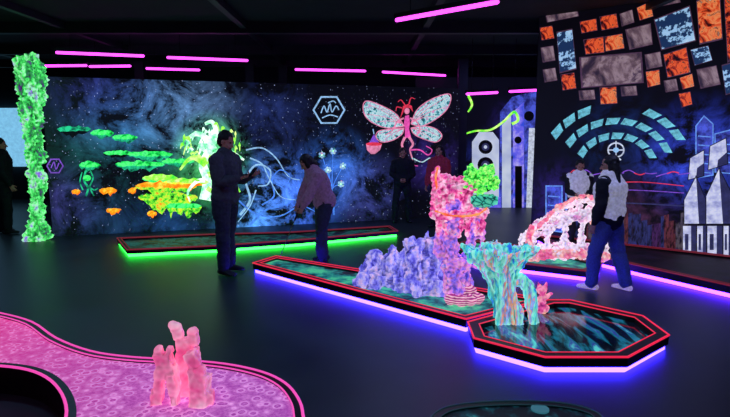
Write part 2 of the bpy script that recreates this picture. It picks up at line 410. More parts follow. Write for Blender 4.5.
scr=[((557,33),(572,30),(576,68),(560,72),S_map),((655,20),(689,7),(695,40),(662,49),S_map),((584,40),(603,37),(604,52),(586,54),S_red),((605,37),(622,34),(624,48),(606,51),S_org),
((581,58),(640,53),(642,82),(583,87),S_mauve),((546,14),(576,8),(578,16),(548,22),S_mauve),((580,22),(596,19),(597,30),(582,33),S_red),((600,17),(616,14),(618,27),(602,30),S_red),((620,14),(632,10),(634,22),(622,26),S_mauve),((637,8),(650,2),(653,16),(640,20),S_org),
((697,2),(719,-10),(722,38),(700,43),S_org),((724,-10),(745,-20),(748,50),(728,60),S_red),((664,55),(686,48),(690,72),(668,77),S_red),((626,30),(650,24),(652,44),(630,49),S_mauve),((645,55),(660,52),(662,66),(647,69),S_mauve),((646,72),(659,70),(660,84),(648,87),S_org),
((691,50),(708,46),(712,60),(695,65),S_map),((540,28),(552,26),(554,38),(542,40),S_red),((541,48),(553,46),(555,60),(543,62),S_mauve),((561,75),(574,73),(576,88),(563,90),S_red),((600,88),(616,87),(617,103),(601,104),S_org),((579,91),(594,90),(595,99),(580,100),S_mauve),((621,87),(636,86),(637,95),(622,96),S_mauve),((664,81),(676,79),(678,90),(666,92),S_mauve),((680,78),(692,74),(694,86),(683,89),S_org),((679,94),(690,92),(692,104),(682,107),S_red),((697,70),(716,66),(720,84),(701,88),S_mauve),((722,66),(736,62),(740,90),(726,94),S_map),((656,-6),(676,-14),(680,2),(660,6),S_mauve),((543,70),(555,68),(557,80),(545,82),S_mauve)]
for q in scr:
    a=Art(WR); cx=sum(p[0] for p in q[:4])/4; cy=sum(p[1] for p in q[:4])/4
    a.poly([(cx+(p[0]-cx)*1.06,cy+(p[1]-cy)*1.07) for p in q[:4]],S_edge,0)
    a.poly(q[:4],q[4],1)
    a.done('painted_screen',collage)
T_teal=flat('paint_turquoise',(120,215,235),.95,.5,.35)
for ri,(r0,r1,n,sp) in enumerate(((34,41,7,60),(50,57,8,58),(66,74,9,55))):
    for i in range(n):
        an=math.radians(-sp+2*sp*i/(n-1)+(3 if ri==1 else 0)); da=math.radians(sp/(n-1)*.78)
        if ri==2 and i in (3,4,5): continue
        f=lambda r,a_:(616+r*1.05*math.sin(a_),170-r*.92*math.cos(a_))
        a=Art(WR); a.poly([f(r0,an-da),f(r0,an+da),f(r1,an+da+.06),f(r1,an-da+.06)],T_teal,0); a.done('light_panel',collage)
a=Art(WR)
W_=flat('paint_pale',(215,225,245),.9)
a.stroke([(616+8*math.cos(t*.52),150+7*math.sin(t*.52)) for t in range(12)],1.5,W_,1,closed=True)
a.stroke([(616,141),(616,158)],1.2,W_,2); a.stroke([(608,150),(624,150)],1.2,W_,2); a.stroke([(611,160),(616,157),(621,160)],1.4,W_,2); a.disc(616,150,3,2.6,A_lblue,3)
a.done('round_emblem',collage)
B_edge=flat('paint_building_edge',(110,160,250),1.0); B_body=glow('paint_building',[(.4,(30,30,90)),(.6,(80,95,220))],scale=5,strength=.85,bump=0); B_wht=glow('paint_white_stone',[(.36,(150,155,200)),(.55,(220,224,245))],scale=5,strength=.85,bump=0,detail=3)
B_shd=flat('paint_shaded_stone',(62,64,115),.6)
for pts,m in (([(696,126),(704,116),(713,124),(713,175),(696,178)],B_body),([(715,134),(745,126),(745,175),(715,172)],B_body),([(566,182),(582,178),(582,236),(566,234)],B_body),([(546,186),(562,186),(562,232),(546,230)],B_body)):
    a=Art(WR); a.poly(pts,m,0); a.stroke(pts,1.2,B_edge,1,closed=True,smooth=False)
    x0=min(p[0] for p in pts); x1=max(p[0] for p in pts); ymax=max(p[1] for p in pts)-4; y=max(p[1] for p in pts[:2])+10
    while y<ymax:
        a.stroke([(x0+2,y),(x1-2,y+1)],1.1,B_edge,1,smooth=False); y+=9
    a.done('painted_building',collage)
blocks=[([(684,224),(684,200),(696,176),(706,200),(706,224)],[(696,176),(706,200),(706,224),(699,224)]),
 ([(706,224),(706,196),(719,168),(733,196),(733,224)],[(719,168),(733,196),(733,224),(723,224)]),
 ([(688,180),(690,158),(704,150),(704,176)],[(697,168),(704,163),(704,176),(696,179)]),
 ([(708,170),(710,146),(726,138),(728,164)],[(718,160),(727,152),(728,164),(717,168)]),
 ([(731,224),(731,180),(745,168),(745,224)],[(739,190),(745,186),(745,224),(739,224)])]
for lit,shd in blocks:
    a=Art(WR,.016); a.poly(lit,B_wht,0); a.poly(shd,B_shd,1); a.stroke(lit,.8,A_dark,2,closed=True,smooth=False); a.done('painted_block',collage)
Sp=[glow('paint_shelf_%s'%n,[(.38,tuple(x*.15 for x in c)),(.58,c)],scale=14,strength=.42,bump=0,stretch=(2,2,.6)) for n,c in (('rust',(130,65,75)),('slate',(60,66,130)),('plum',(90,50,110)),('sand',(110,100,110)))]
random.seed(5)
a=Art(WR,.010); x=566
while x<682:
    w=3+random.random()*6; h=210+random.random()*16; a.poly([(x,h),(x+w,h-1),(x+w,258+ (x-566)*.02),(x,258+(x-566)*.02)],random.choice(Sp),0); x+=w+.2
a.done('painted_crowd',collage)
a=Art(WR,.012); x=683; k=0
while x<760:
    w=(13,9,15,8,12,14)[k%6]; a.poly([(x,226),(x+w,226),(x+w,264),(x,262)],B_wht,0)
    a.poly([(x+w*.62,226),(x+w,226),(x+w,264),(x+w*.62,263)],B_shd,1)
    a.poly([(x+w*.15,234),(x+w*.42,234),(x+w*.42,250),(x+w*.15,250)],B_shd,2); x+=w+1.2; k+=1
a.done('painted_facade',collage)
a=Art(WR,.02)
for x in range(568,680,11):
    a.stroke([(x,172+random.random()*5),(x+6,170+random.random()*5),(x+12,173)],1.0,A_red if (x//11)%3==0 else A_purple,1)
a.stroke([(565,190),(600,184),(640,182),(684,186)],.8,A_red,1); a.stroke([(566,196),(620,190),(684,193)],.8,A_purple,1)
a.stroke([(575,206),(620,203),(684,206)],1.4,B_shd,1)
a.done('painted_skyline',collage)
# back opening
city=empty('city_painting',WB.px(502,205,.003)); meta(city,'fluorescent painting of pale towers with round windows','mural')
TW=glow('paint_tower',[(.3,(170,182,215)),(.7,(215,225,240))],scale=2,strength=.8,bump=0,detail=2); TB=glow('paint_tower_blue',[(.38,(50,80,220)),(.5,(120,110,245)),(.62,(190,180,250))],scale=3,strength=.8,bump=0)
a=Art(WB); a.poly([(472,142),(479,132),(493,132),(499,140),(499,208),(472,206)],TW,0)
for (x,y,rr) in ((485.5,147,7),(485.5,165,8),(485.5,184,8)): a.disc(x,y,rr,rr,A_dark,1); a.disc(x,y,rr*.55,rr*.55,B_shd,2); a.disc(x,y,rr*.25,rr*.25,TW,3)
a.poly([(466,197),(501,197),(501,214),(466,214)],TB,1)
a.done('painted_tower',city)
a=Art(WB); a.poly([(500,112),(512,97),(538,90),(538,212),(500,211)],B_body,0)
a.poly([(502,214),(502,125),(511,116),(511,214)],TW,1); a.poly([(513,212),(513,112),(524,102),(524,212)],TB,1)
a.poly([(526,212),(529,128),(535,128),(536,212)],W_,2); a.disc(529,116,5,5,A_dark,2); a.disc(518,140,3.6,3.6,A_dark,3)
a.poly([(515,212),(515,166),(522,166),(522,212)],A_dark,2)
a.done('painted_tower',city)
a=Art(WB)
a.stroke([(462,135),(475,131),(490,130),(503,122),(514,112),(518,120),(512,124)],(1.5,3),A_yel,4)
a.stroke([(466,92),(472,104),(468,112)],(3,1.5),A_yel,4)
a.stroke([(536,178),(538,160),(542,150)],(2,3),A_yel,4); a.done('yellow_vine',city)
# ---------------------------------------------------------------- ceiling tubes
M_tube,nt,b=newmat('magenta_tube'); 
tn=nt.nodes.new('ShaderNodeTexNoise'); rr_=nt.nodes.new('ShaderNodeValToRGB'); rr_.color_ramp.elements[0].color=(.85,.04,.8,1); rr_.color_ramp.elements[1].color=(.9,.07,.95,1)
nt.links.new(tn.outputs['Fac'],rr_.inputs['Fac']); nt.links.new(rr_.outputs[0],b.inputs['Emission Color']); b.inputs['Emission Strength'].default_value=3.4; b.inputs['Base Color'].default_value=(.3,.02,.2,1)
def tubelamp(a_,b_,ZT=3.12,r=.024):
    p=G(a_[0],a_[1],ZT); q=G(b_[0],b_[1],ZT)
    o=empty('tube_lamp',(p+q)/2); meta(o,'magenta fluorescent tube hanging below the dark ceiling','lamp','magenta ceiling tubes')
    bm=bmesh.new(); loft(bm,[p,q],[r,r],side=V((0,0,1)),n=10); mkobj('tube',bm,M_tube,o,True)
    d=(q-p).normalized(); bm=bmesh.new(); c=(p+q)/2
    box(bm,c+V((0,0,r+.025)),((q-p).length+.06,.05,.05),math.atan2(d.y,d.x)); mkobj('lamp_housing',bm,M_black,o)
    for k in (.15,.85):
        w=p.lerp(q,k); bm=bmesh.new(); loft(bm,[w+V((0,0,r+.05)),V((w.x,w.y,ZC))],[.006,.006],n=6,cap=False); mkobj('hanger',bm,M_black,o)
for a_,b_ in (((397,20),(497,2)),((57,52.5),(143,56)),((168,57.5),(247,60.5)),((296,69.5),(365,71)),((383,72),(445,75.5)),((45,66),(86,65.5)),((90,66.5),(130,66)),((147,68.5),(199,70))):
    tubelamp(a_,b_)
tubelamp((467,94),(497,92.5),2.55); tubelamp((510,91.5),(541,90),2.6)
# ---------------------------------------------------------------- lanes
def area(poly): return sum(poly[i].x*poly[(i+1)%len(poly)].y-poly[(i+1)%len(poly)].x*poly[i].y for i in range(len(poly)))/2
def offset(poly,d):
    n=len(poly); out=[]; sg=1 if area(poly)>0 else -1
    for i in range(n):
        p0,p1,p2=poly[i-1],poly[i],poly[(i+1)%n]
        a=(p1-p0);a.z=0;a.normalize(); b=(p2-p1);b.z=0;b.normalize()
        na=V((-a.y,a.x,0))*sg; nb=V((-b.y,b.x,0))*sg; m=(na+nb); m.normalize(); k=1/max(.45,m.dot(na))
        out.append(p1+m*d*k)
    return out
def ringwall(bm,outer,inner,z0,z1):
    n=len(outer)
    def mk(pl,z): return [bm.verts.new((p.x,p.y,z)) for p in pl]
    a,b,c,d=mk(outer,z0),mk(outer,z1),mk(inner,z1),mk(inner,z0)
    for i in range(n):
        j=(i+1)%n
        for x,y in ((a,b),(b,c),(c,d),(d,a)): bm.faces.new((x[i],x[j],y[j],y[i]))
def closedtube(bm,pl,z,r,n=8):
    k=len(pl); rings=[]
    for i in range(k):
        a=(pl[i]-pl[i-1]);a.z=0;a.normalize(); b=(pl[(i+1)%k]-pl[i]);b.z=0;b.normalize(); t=(a+b).normalized(); s=V((-t.y,t.x,0))/max(.5,t.dot(a))
        rings.append([bm.verts.new(V((pl[i].x,pl[i].y,z))+s*r*math.cos(2*math.pi*j/n)+V((0,0,1))*r*math.sin(2*math.pi*j/n)) for j in range(n)])
    for i in range(k):
        A,B=rings[i],rings[(i+1)%k]
        for j in range(n): bm.faces.new((A[j],A[(j+1)%n],B[(j+1)%n],B[j]))
def smoothpoly(poly,sub=4):
    n=len(poly); out=[]
    for i in range(n):
        p0,p1,p2,p3=poly[i-1],poly[i],poly[(i+1)%n],poly[(i+2)%n]
        for k in range(sub):
            t=k/sub; out.append(.5*((2*p1)+(p2-p0)*t+(2*p0-5*p1+4*p2-p3)*t*t+(3*p1-p0-3*p2+p3)*t**3))
    return out
def lane(label,px,h,surf,edge_mat,strip_mat,w=.07,surf_drop=.03,er=.009,hole=None,strip=True,xy=None,name='golf_lane',round_=False):
    poly=xy if xy else [G(u,v,h) for u,v in px]
    poly=[V((p.x,p.y,0)) for p in poly]
    if round_: poly=smoothpoly(poly)
    c=sum(poly,V())/len(poly); o=empty(name,(c.x,c.y,0)); meta(o,label,'mini golf lane')
    bm=bmesh.new(); inner=offset(poly,w); ringwall(bm,poly,inner,.05 if strip else 0,h); mkobj('border',bm,M_border,o)
    if strip:
        bm=bmesh.new(); ringwall(bm,offset(poly,.02),offset(poly,.035),0.003,.05); mkobj('light_strip',bm,strip_mat,o)
    bm=bmesh.new(); closedtube(bm,poly,h,er); closedtube(bm,inner,h,er*.6); mkobj('edge_trim',bm,edge_mat,o,True)
    bm=bmesh.new(); zz=h-surf_drop
    ip=offset(poly,w-.002)
    top=[bm.verts.new((p.x,p.y,zz)) for p in ip]
    if hole:
        hp=[G(u,v,h) for u,v in hole]; hp=[V((p.x,p.y,0)) for p in hp]
        if round_: hp=smoothpoly(hp)
        es=[bm.edges.new((top[i],top[(i+1)%len(top)])) for i in range(len(top))]
        ht=[bm.verts.new((p.x,p.y,zz)) for p in hp]; es+=[bm.edges.new((ht[i],ht[(i+1)%len(ht)])) for i in range(len(ht))]
        bmesh.ops.triangle_fill(bm,use_beauty=True,edges=es)
        mkobj('playing_surface',bm,surf,o)
        bm=bmesh.new(); ringwall(bm,offset(hp,-.05),hp,.0,h); mkobj('border',bm,M_border,o)
        bm=bmesh.new(); closedtube(bm,hp,h,er); mkobj('edge_trim',bm,edge_mat,o,True)
    else:
        bm.faces.new(top); mkobj('playing_surface',bm,surf,o)
    return o,poly
M_border=plain('black_border',(16,14,20),rough=.45)
def emit(name,c,s):
    m,nt,b=newmat(name); tn=nt.nodes.new('ShaderNodeTexNoise'); r=nt.nodes.new('ShaderNodeValToRGB')
    r.color_ramp.elements[0].color=tuple(x*.85 for x in lin(c)[:3])+(1,); r.color_ramp.elements[1].color=lin(c)
    nt.links.new(tn.outputs['Fac'],r.inputs['Fac']); nt.links.new(r.outputs[0],b.inputs['Emission Color']); b.inputs['Emission Strength'].default_value=s; b.inputs['Base Color'].default_value=(.05,.05,.05,1)
    return m
E_red=emit('red_pink_piping',(255,40,80),.9); E_blue=emit('blue_violet_strip',(52,36,255),34); E_green=emit('green_strip',(40,255,60),11); E_pink=emit('pink_piping',(255,80,190),1.0); E_dred=emit('dim_red_piping',(170,40,60),.45); E_violet=emit('violet_strip',(84,34,255),28)
LH=.13
Surf_cyan=glow('cyan_track_surface',[(.42,(8,40,60)),(.5,(25,140,140)),(.6,(80,220,160))],scale=3,strength=.55,bump=0,stretch=(1,1,1))
M_pond,nt,b=newmat('dark_pond_painted_reflections'); N=nt.nodes;L=nt.links
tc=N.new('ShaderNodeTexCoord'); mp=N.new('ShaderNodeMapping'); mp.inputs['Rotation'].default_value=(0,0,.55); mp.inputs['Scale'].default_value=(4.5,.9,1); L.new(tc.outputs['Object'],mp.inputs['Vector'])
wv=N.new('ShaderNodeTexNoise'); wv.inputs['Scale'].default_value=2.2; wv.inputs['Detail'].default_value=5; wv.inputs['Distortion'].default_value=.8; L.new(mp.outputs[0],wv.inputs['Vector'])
r=N.new('ShaderNodeValToRGB'); e=r.color_ramp.elements; e[0].position=.46; e[0].color=lin((3,8,18)); e[1].position=.56; e[1].color=lin((25,120,150)); x=e.new(.62); x.color=lin((50,60,160)); x=e.new(.7); x.color=lin((90,220,220))  # teal and blue streaks are reflections painted into the emission colour
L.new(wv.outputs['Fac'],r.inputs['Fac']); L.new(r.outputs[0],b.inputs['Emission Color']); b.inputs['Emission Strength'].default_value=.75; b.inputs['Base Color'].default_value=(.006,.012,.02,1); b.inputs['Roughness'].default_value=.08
o1,pA=lane('long black-edged golf lane with red piping and blue underglow',[(253,263),(466,319),(545,299),(276,256)],LH,Surf_cyan,E_red,E_blue,w=.07)
o2,pB=lane('octagonal dark pond lane with red piping and violet underglow',[(468,322),(474,338),(545,357),(628,357),(669,335),(643,316),(570,300),(548,300)],LH,M_pond,E_red,E_blue,w=.09,surf_drop=.05)
o3,pC=lane('black lane under the wrecked ship with violet underglow',[(448,246),(500,261),(586,271),(602,264),(535,247),(470,240)],LH,Surf_cyan,E_dred,E_violet,w=.06)
o4,pD=lane('low dark golf lane with green underglow below the mural',[(117,238),(127,250),(215,246),(300,240),(398,231),(390,226),(290,232),(213,234)],.11,glow('dark_track',[(.45,(6,10,10)),(.52,(30,120,110)),(.56,(8,14,12)),(.64,(80,90,40)),(.68,(6,10,10))],scale=2.5,strength=.45,bump=0,dist=1.2),E_dred,E_green,w=.05)
pp=[G(562,248,.14),G(640,266,.14),G(760,292,.14)]
pe=[WR.p0+WR.d*(k)+WR.n*.06 for k in (3.4,.12)]
platform=[V((p.x,p.y,0)) for p in pp]+[V((p.x,p.y,0)) for p in pe]
o5,pE=lane('low black lane running along the collage wall, violet underglow',None,.14,glow('dark_red_track',[(.4,(8,7,12)),(.55,(34,18,36)),(.7,(22,22,60))],scale=4,strength=.3,bump=0),E_dred,E_violet,w=.07,xy=platform)
# pink foreground lane
m,nt,b=newmat('pink_ringed_carpet'); N=nt.nodes;L=nt.links
tc=N.new('ShaderNodeTexCoord'); vo=N.new('ShaderNodeTexVoronoi'); vo.inputs['Scale'].default_value=14; L.new(tc.outputs['Object'],vo.inputs['Vector'])
r=N.new('ShaderNodeValToRGB'); e=r.color_ramp.elements; e[0].position=.0; e[0].color=(.3,.3,.3,1); e[1].position=.28; e[1].color=(.05,.05,.05,1)
for pos,val in ((.36,.9),(.44,.35),(.7,.12)):
    x=e.new(pos); x.color=(val,val,val,1)
L.new(vo.outputs['Distance'],r.inputs['Fac'])
n2=N.new('ShaderNodeTexNoise'); n2.inputs['Scale'].default_value=34; n2.inputs['Detail'].default_value=8; n2.inputs['Roughness'].default_value=.8; L.new(tc.outputs['Object'],n2.inputs['Vector'])
mu=N.new('ShaderNodeMath'); mu.operation='MULTIPLY_ADD'; L.new(n2.outputs['Fac'],mu.inputs[0]); mu.inputs[1].default_value=1.7; L.new(r.outputs[0],mu.inputs[2])
mr=N.new('ShaderNodeMapRange'); mr.inputs['From Min'].default_value=.75; mr.inputs['From Max'].default_value=1.8; L.new(mu.outputs[0],mr.inputs['Value'])
sx=N.new('ShaderNodeSeparateXYZ'); L.new(tc.outputs['Object'],sx.inputs[0])
gx=N.new('ShaderNodeMapRange'); gx.inputs['From Min'].default_value=-.9; gx.inputs['From Max'].default_value=1.2; L.new(sx.outputs[0],gx.inputs['Value'])
ca=N.new('ShaderNodeMixRGB'); ca.inputs[1].default_value=lin((215,25,125)); ca.inputs[2].default_value=lin((150,40,150)); L.new(gx.outputs[0],ca.inputs[0])
cb=N.new('ShaderNodeMixRGB'); cb.inputs[1].default_value=lin((255,130,195)); cb.inputs[2].default_value=lin((240,160,230)); L.new(gx.outputs[0],cb.inputs[0])
cc=N.new('ShaderNodeMixRGB'); L.new(mr.outputs[0],cc.inputs[0]); L.new(ca.outputs[0],cc.inputs[1]); L.new(cb.outputs[0],cc.inputs[2])
L.new(cc.outputs[0],b.inputs['Emission Color']); b.inputs['Emission Strength'].default_value=.8; L.new(cc.outputs[0],b.inputs['Base Color']); b.inputs['Roughness'].default_value=.8
M_pinkc=m
out=[(303,450),(303,415),(298,398),(285,383),(262,372),(225,364),(180,360),(130,357),(90,351),(56,338),(32,322),(0,313),(-40,306),(-120,310),(-160,360),(-120,430),(-20,480),(120,500),(240,490)]
hole=[(66,417),(62,394),(46,377),(20,368),(-20,366),(-50,378),(-60,410),(-40,440),(10,452),(50,440)]
o6,pF=lane('kidney-shaped golf lane with glowing pink ringed carpet',out,.2,M_pinkc,E_pink,E_violet,w=.05,surf_drop=.015,er=.009,hole=hole,strip=False,round_=True)
out=[(430,425),(438,411),(462,404),(505,401),(552,402),(586,408),(604,420),(598,450),(520,470),(450,455)]
o7,pG=lane('low dark round lane with faint turquoise flecks',out,.06,glow('dark_flecked',[(.5,(5,9,14)),(.6,(14,70,80)),(.7,(60,160,160))],scale=9,strength=.5,bump=0),emit('dim_teal_edge',(30,70,80),.4),E_violet,w=.05,surf_drop=.01,er=.006,strip=False,round_=True)
bm=bmesh.new(); q=G(540,409,.055); bmesh.ops.create_cone(bm,cap_ends=True,segments=24,radius1=.055,radius2=.055,depth=.01); bmesh.ops.translate(bm,verts=bm.verts,vec=q); mkobj('golf_hole',bm,emit('cup_rim',(60,130,150),.6),o7)
# ---------------------------------------------------------------- sculptures
def blobobj(name,items,mat,parent,voxel=.02,disp=None,smooth=2,zmin=None):
    bm=bmesh.new()
    for it in items:
        if it[0]=='e': ell(bm,it[1],it[2])
        elif it[0]=='l': loft(bm,it[1],it[2])
        elif it[0]=='b': box(bm,it[1],it[2],it[3] if len(it)>3 else 0,it[4] if len(it)>4 else 0)
    o=mkobj(name,bm,mat,parent,True); bake(o,voxel,smooth,disp,zmin=zmin); return o
ISO=(1,1,1)
base=G(38,240); YB=base.y; px=YB/F
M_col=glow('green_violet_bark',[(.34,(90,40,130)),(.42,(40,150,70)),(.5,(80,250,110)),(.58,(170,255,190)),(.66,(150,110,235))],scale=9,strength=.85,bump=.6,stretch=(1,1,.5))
col=empty('rock_column',V((base.x,base.y,0))); meta(col,'tall gnarled column glowing green and violet beside the mural','column')
def CP(u,v): return S(u,v,YB)
pts=[CP(38,240),CP(38,222),CP(37,195),CP(36,165),CP(34,135),CP(32,108),CP(31,85),CP(31,67)]
pts[0].z=.02
rad=[11,7.5,6,5.5,7,10,12,12]
blobobj('column_trunk',[('l',pts,[x*px for x in rad])]+[('e',CP(31+random.uniform(-9,9),random.uniform(68,118)),(4.5*px,5*px,7*px)) for _ in range(22)]+[('e',V((CP(38+dx,239).x,YB+dy*px,.06)),(4*px,4*px,4*px)) for dx,dy in ((-9,2),(9,0),(0,-8),(5,7))],M_col,col,.018,[(9,.09,(1,1,.6)),(24,.06,ISO)],1,zmin=0)
# ridge
M_ridge=glow('lilac_blue_rock',[(.36,(80,75,200)),(.46,(130,125,245)),(.55,(180,175,250)),(.64,(230,190,245))],scale=14,strength=.72,bump=.9,stretch=(1,1,.6))
zS=LH-.029
ra=G(368,286,zS); rb=G(436,297,zS)
items=[]
hts=[.20,.28,.33,.30,.40,.36,.46,.50,.58,.60,.62]
for i,h in enumerate(hts):
    t=i/(len(hts)-1); c=ra.lerp(rb,t)+V((0,.14+.05*math.sin(i*2.1),0))
    items.append(('l',[V((c.x,c.y,zS)),V((c.x+random.uniform(-.03,.03),c.y,zS+h*.6)),V((c.x+random.uniform(-.05,.05),c.y,zS+h))],[(.14,.13),(.10,.10),(.05,.055)]))
    items.append(('e',V((c.x,c.y-.08,zS+.05)),(.10,.09,.12)))
ridge=blobobj('rock_ridge',items,M_ridge,None,.014,[(7,.10,(1,1,.5)),(18,.07,(1,1,.5)),(40,.03,ISO)],0,zmin=zS)
meta(ridge,'jagged lilac-blue rock ridge sculpture on the long lane','sculpture')
# coral tower
YC=G(462,301,zS).y-.01; pc=YC/F
def K(u,v,dy=0): 
    p=S(u,v,YC); return p+V((0,dy,0))
tower=empty('coral_tower',V((K(460,300).x,YC,zS))); meta(tower,'tall pink and orange blocky coral tower sculpture with green bush','sculpture')
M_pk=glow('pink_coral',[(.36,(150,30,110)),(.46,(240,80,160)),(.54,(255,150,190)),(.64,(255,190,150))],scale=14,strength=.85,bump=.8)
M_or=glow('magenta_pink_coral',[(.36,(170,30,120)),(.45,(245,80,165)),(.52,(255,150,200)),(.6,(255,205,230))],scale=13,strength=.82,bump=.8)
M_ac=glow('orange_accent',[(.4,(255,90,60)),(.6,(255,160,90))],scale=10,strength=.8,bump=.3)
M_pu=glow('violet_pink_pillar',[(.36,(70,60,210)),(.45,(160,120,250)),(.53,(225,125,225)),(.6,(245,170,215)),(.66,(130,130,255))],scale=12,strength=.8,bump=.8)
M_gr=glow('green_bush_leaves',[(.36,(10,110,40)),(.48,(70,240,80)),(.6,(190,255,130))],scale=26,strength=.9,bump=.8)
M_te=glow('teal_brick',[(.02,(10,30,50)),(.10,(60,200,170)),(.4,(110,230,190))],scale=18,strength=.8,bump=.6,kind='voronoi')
def gz(p,z): return V((p.x,p.y,z))
blobobj('coral_base',[('e',gz(K(u,298,dy),zS+.05),(7*pc,7*pc,6*pc)) for u,dy in ((450,-.1),(458,-.14),(467,-.14),(476,-.06),(460,.04),(470,.06))]+[('e',gz(K(463,290),zS+.1),(14*pc,11*pc,8*pc))],glow('striped_pink_coral',[(.3,(170,50,130)),(.5,(255,120,190)),(.75,(255,200,210))],scale=14,strength=.75,kind='wave',dist=3),tower,.012,[(20,.015,ISO)],zmin=zS)
blobobj('coral_pillar',[('l',[gz(K(458,298),zS+.03),K(452,272),K(449,247),K(452,226),K(452,210)],[(14*pc,12*pc),(10*pc,10*pc),(8*pc,9*pc),(8*pc,8*pc),(14*pc,12*pc)]),('l',[K(466,285,.05),K(466,262,.05),K(472,242,.03),K(473,215)],[9*pc,6*pc,5*pc,8*pc]),('l',[K(440,256),K(437,243),K(441,222)],[4*pc,3.5*pc,4*pc]),('l',[K(477,266,.02),K(483,244),K(478,218)],[4*pc,3.5*pc,4*pc]),('b',K(458,262,-.03),(22*pc,16*pc,10*pc),-.2)],M_pu,tower,.011,[(10,.035,ISO),(30,.025,ISO)],1,zmin=zS)
blobobj('coral_balcony',[('l',[K(433,214),K(445,218),K(460,219),K(476,217),K(486,211)],[(4*pc,5*pc)]*5),('b',K(459,213),(50*pc,26*pc,8*pc)),('l',[K(434,212),K(432,203)],[3.4*pc,2.4*pc])]+[('l',[K(u,222,-.03),K(u+random.uniform(-2,2),228+random.uniform(2,8),-.03)],[3.4*pc,2*pc]) for u in (438,445,453,460,467,475,482)],M_or,tower,.011,[(14,.025,ISO),(34,.02,ISO)],1)
blobobj('coral_crown',[('l',[K(440,205),K(436,190),K(435,176),K(438,167)],[6.5*pc,5*pc,4*pc,2.4*pc]),('b',K(456,187),(40*pc,22*pc,8*pc),.1,-.05),('b',K(446,200),(13*pc,18*pc,20*pc),.2),('b',K(467,201),(10*pc,16*pc,18*pc),-.1),('b',K(455,199,.05),(24*pc,8*pc,16*pc)),('b',K(448,180),(14*pc,14*pc,9*pc),.3,.2),('b',K(461,180),(8*pc,10*pc,7*pc),.2,-.2)],M_or,tower,.010,[(16,.022,ISO),(36,.018,ISO)],1)
blobobj('coral_trim',[('l',[K(434,209,-.14),K(446,213,-.17),K(460,214,-.17),K(476,212,-.15),K(485,207,-.08)],[1.1*pc]*5),('l',[K(437,168,-.03),K(435,178,-.05),K(436,188,-.06)],[1.3*pc]*3)],M_ac,tower,.008,[(20,.01,ISO)],1)
blobobj('brick_planter',[('e',K(482,202,-.02),(13*pc,11*pc,5.5*pc)),('b',K(482,199,-.02),(26*pc,20*pc,8*pc))],M_te,tower,.012,[(20,.015,ISO)])
random.seed(12)
blobobj('bush',[('e',K(480+random.uniform(-14,14),182+random.uniform(-11,9),random.uniform(-.09,.09)),(5*pc,5*pc,4.5*pc)) for _ in range(28)],M_gr,tower,.010,[(24,.06,ISO),(55,.025,ISO)],0)
# coral table
YT=G(508,323,LH-.05).y; pt=YT/F; zP=LH-.048
M_tab=glow('cyan_streaked_coral',[(.36,(50,110,235)),(.43,(80,225,220)),(.5,(160,250,225)),(.55,(120,160,255)),(.6,(255,165,110)),(.65,(100,235,225))],scale=12,strength=.78,bump=.7,stretch=(1,1,.2))
def K2(u,v,dy=0): return S(u,v,YT)+V((0,dy,0))
bm=bmesh.new(); n=72; prof=[(322,15,10),(308,14,10),(294,13,9.5),(282,13,10),(270,18,13),(260,27,19),(252,34,24),(247,36,25),(250,31,21),(258,20,13),(262,4,3)]
rings=[]
for k,(v,rx,ry) in enumerate(prof):
    c=K2((508,507,503,500,498,498,499,500,500,500,500)[k],v); 
    if k==0: c.z=zP+.004
    ring=[]
    for j in range(n):
        th=2*math.pi*j/n; w=1+.13*math.sin(7*th+k*.3)+.06*math.sin(17*th)
        ring.append(bm.verts.new(c+V((math.cos(th)*rx*pt*w,math.sin(th)*ry*pt*w,(.02*math.sin(5*th) if 4<k<9 else 0)))))
    rings.append(ring)
for a_,b_ in zip(rings[:-1],rings[1:]):
    for j in range(n): bm.faces.new((a_[j],a_[(j+1)%n],b_[(j+1)%n],b_[j]))
bm.faces.new(rings[0][::-1]); bm.faces.new(rings[-1])
loft(bm,curve_pts([K2(508,288),K2(520,280),K2(530,290),K2(532,304),gz(K2(533,318),zP+.02)],4),[(5.5*pt,6*pt)]*17)
o=mkobj('coral_table',bm,M_tab,None,True); bake(o,.012,1,[(14,.035,(1,1,.3)),(40,.016,(1,1,.4))],zmin=zP); meta(o,'flaring turquoise coral sculpture with orange streaks beside the pond','sculpture')
# figurine
pf=G(542,313,zP); q=pf.y/F
f=blobobj('coral_figurine',[('e',pf+V((0,0,.045)),(7*q,6*q,6*q)),('l',[pf+V((0,0,.05)),pf+V((-.01,0,.13)),pf+V((0,0,.17))],[5.5*q,4.5*q,3.5*q]),('e',pf+V((-.01,0,.225)),(5.5*q,5*q,5*q)),('l',[pf+V((-.03,0,.15)),pf+V((-.08,-.02,.12))],[2.2*q,1.8*q]),('l',[pf+V((.03,0,.15)),pf+V((.07,-.02,.19))],[2.2*q,1.8*q]),('l',[pf+V((-.03,0,.25)),pf+V((-.05,0,.3))],[2*q,1*q]),('l',[pf+V((.02,0,.26)),pf+V((.03,0,.3))],[2*q,1*q])],M_pk,None,.008,[(30,.012,ISO)],1,zmin=zP+.001)
meta(f,'small knobbly pink coral figurine standing at the pond edge','figurine')
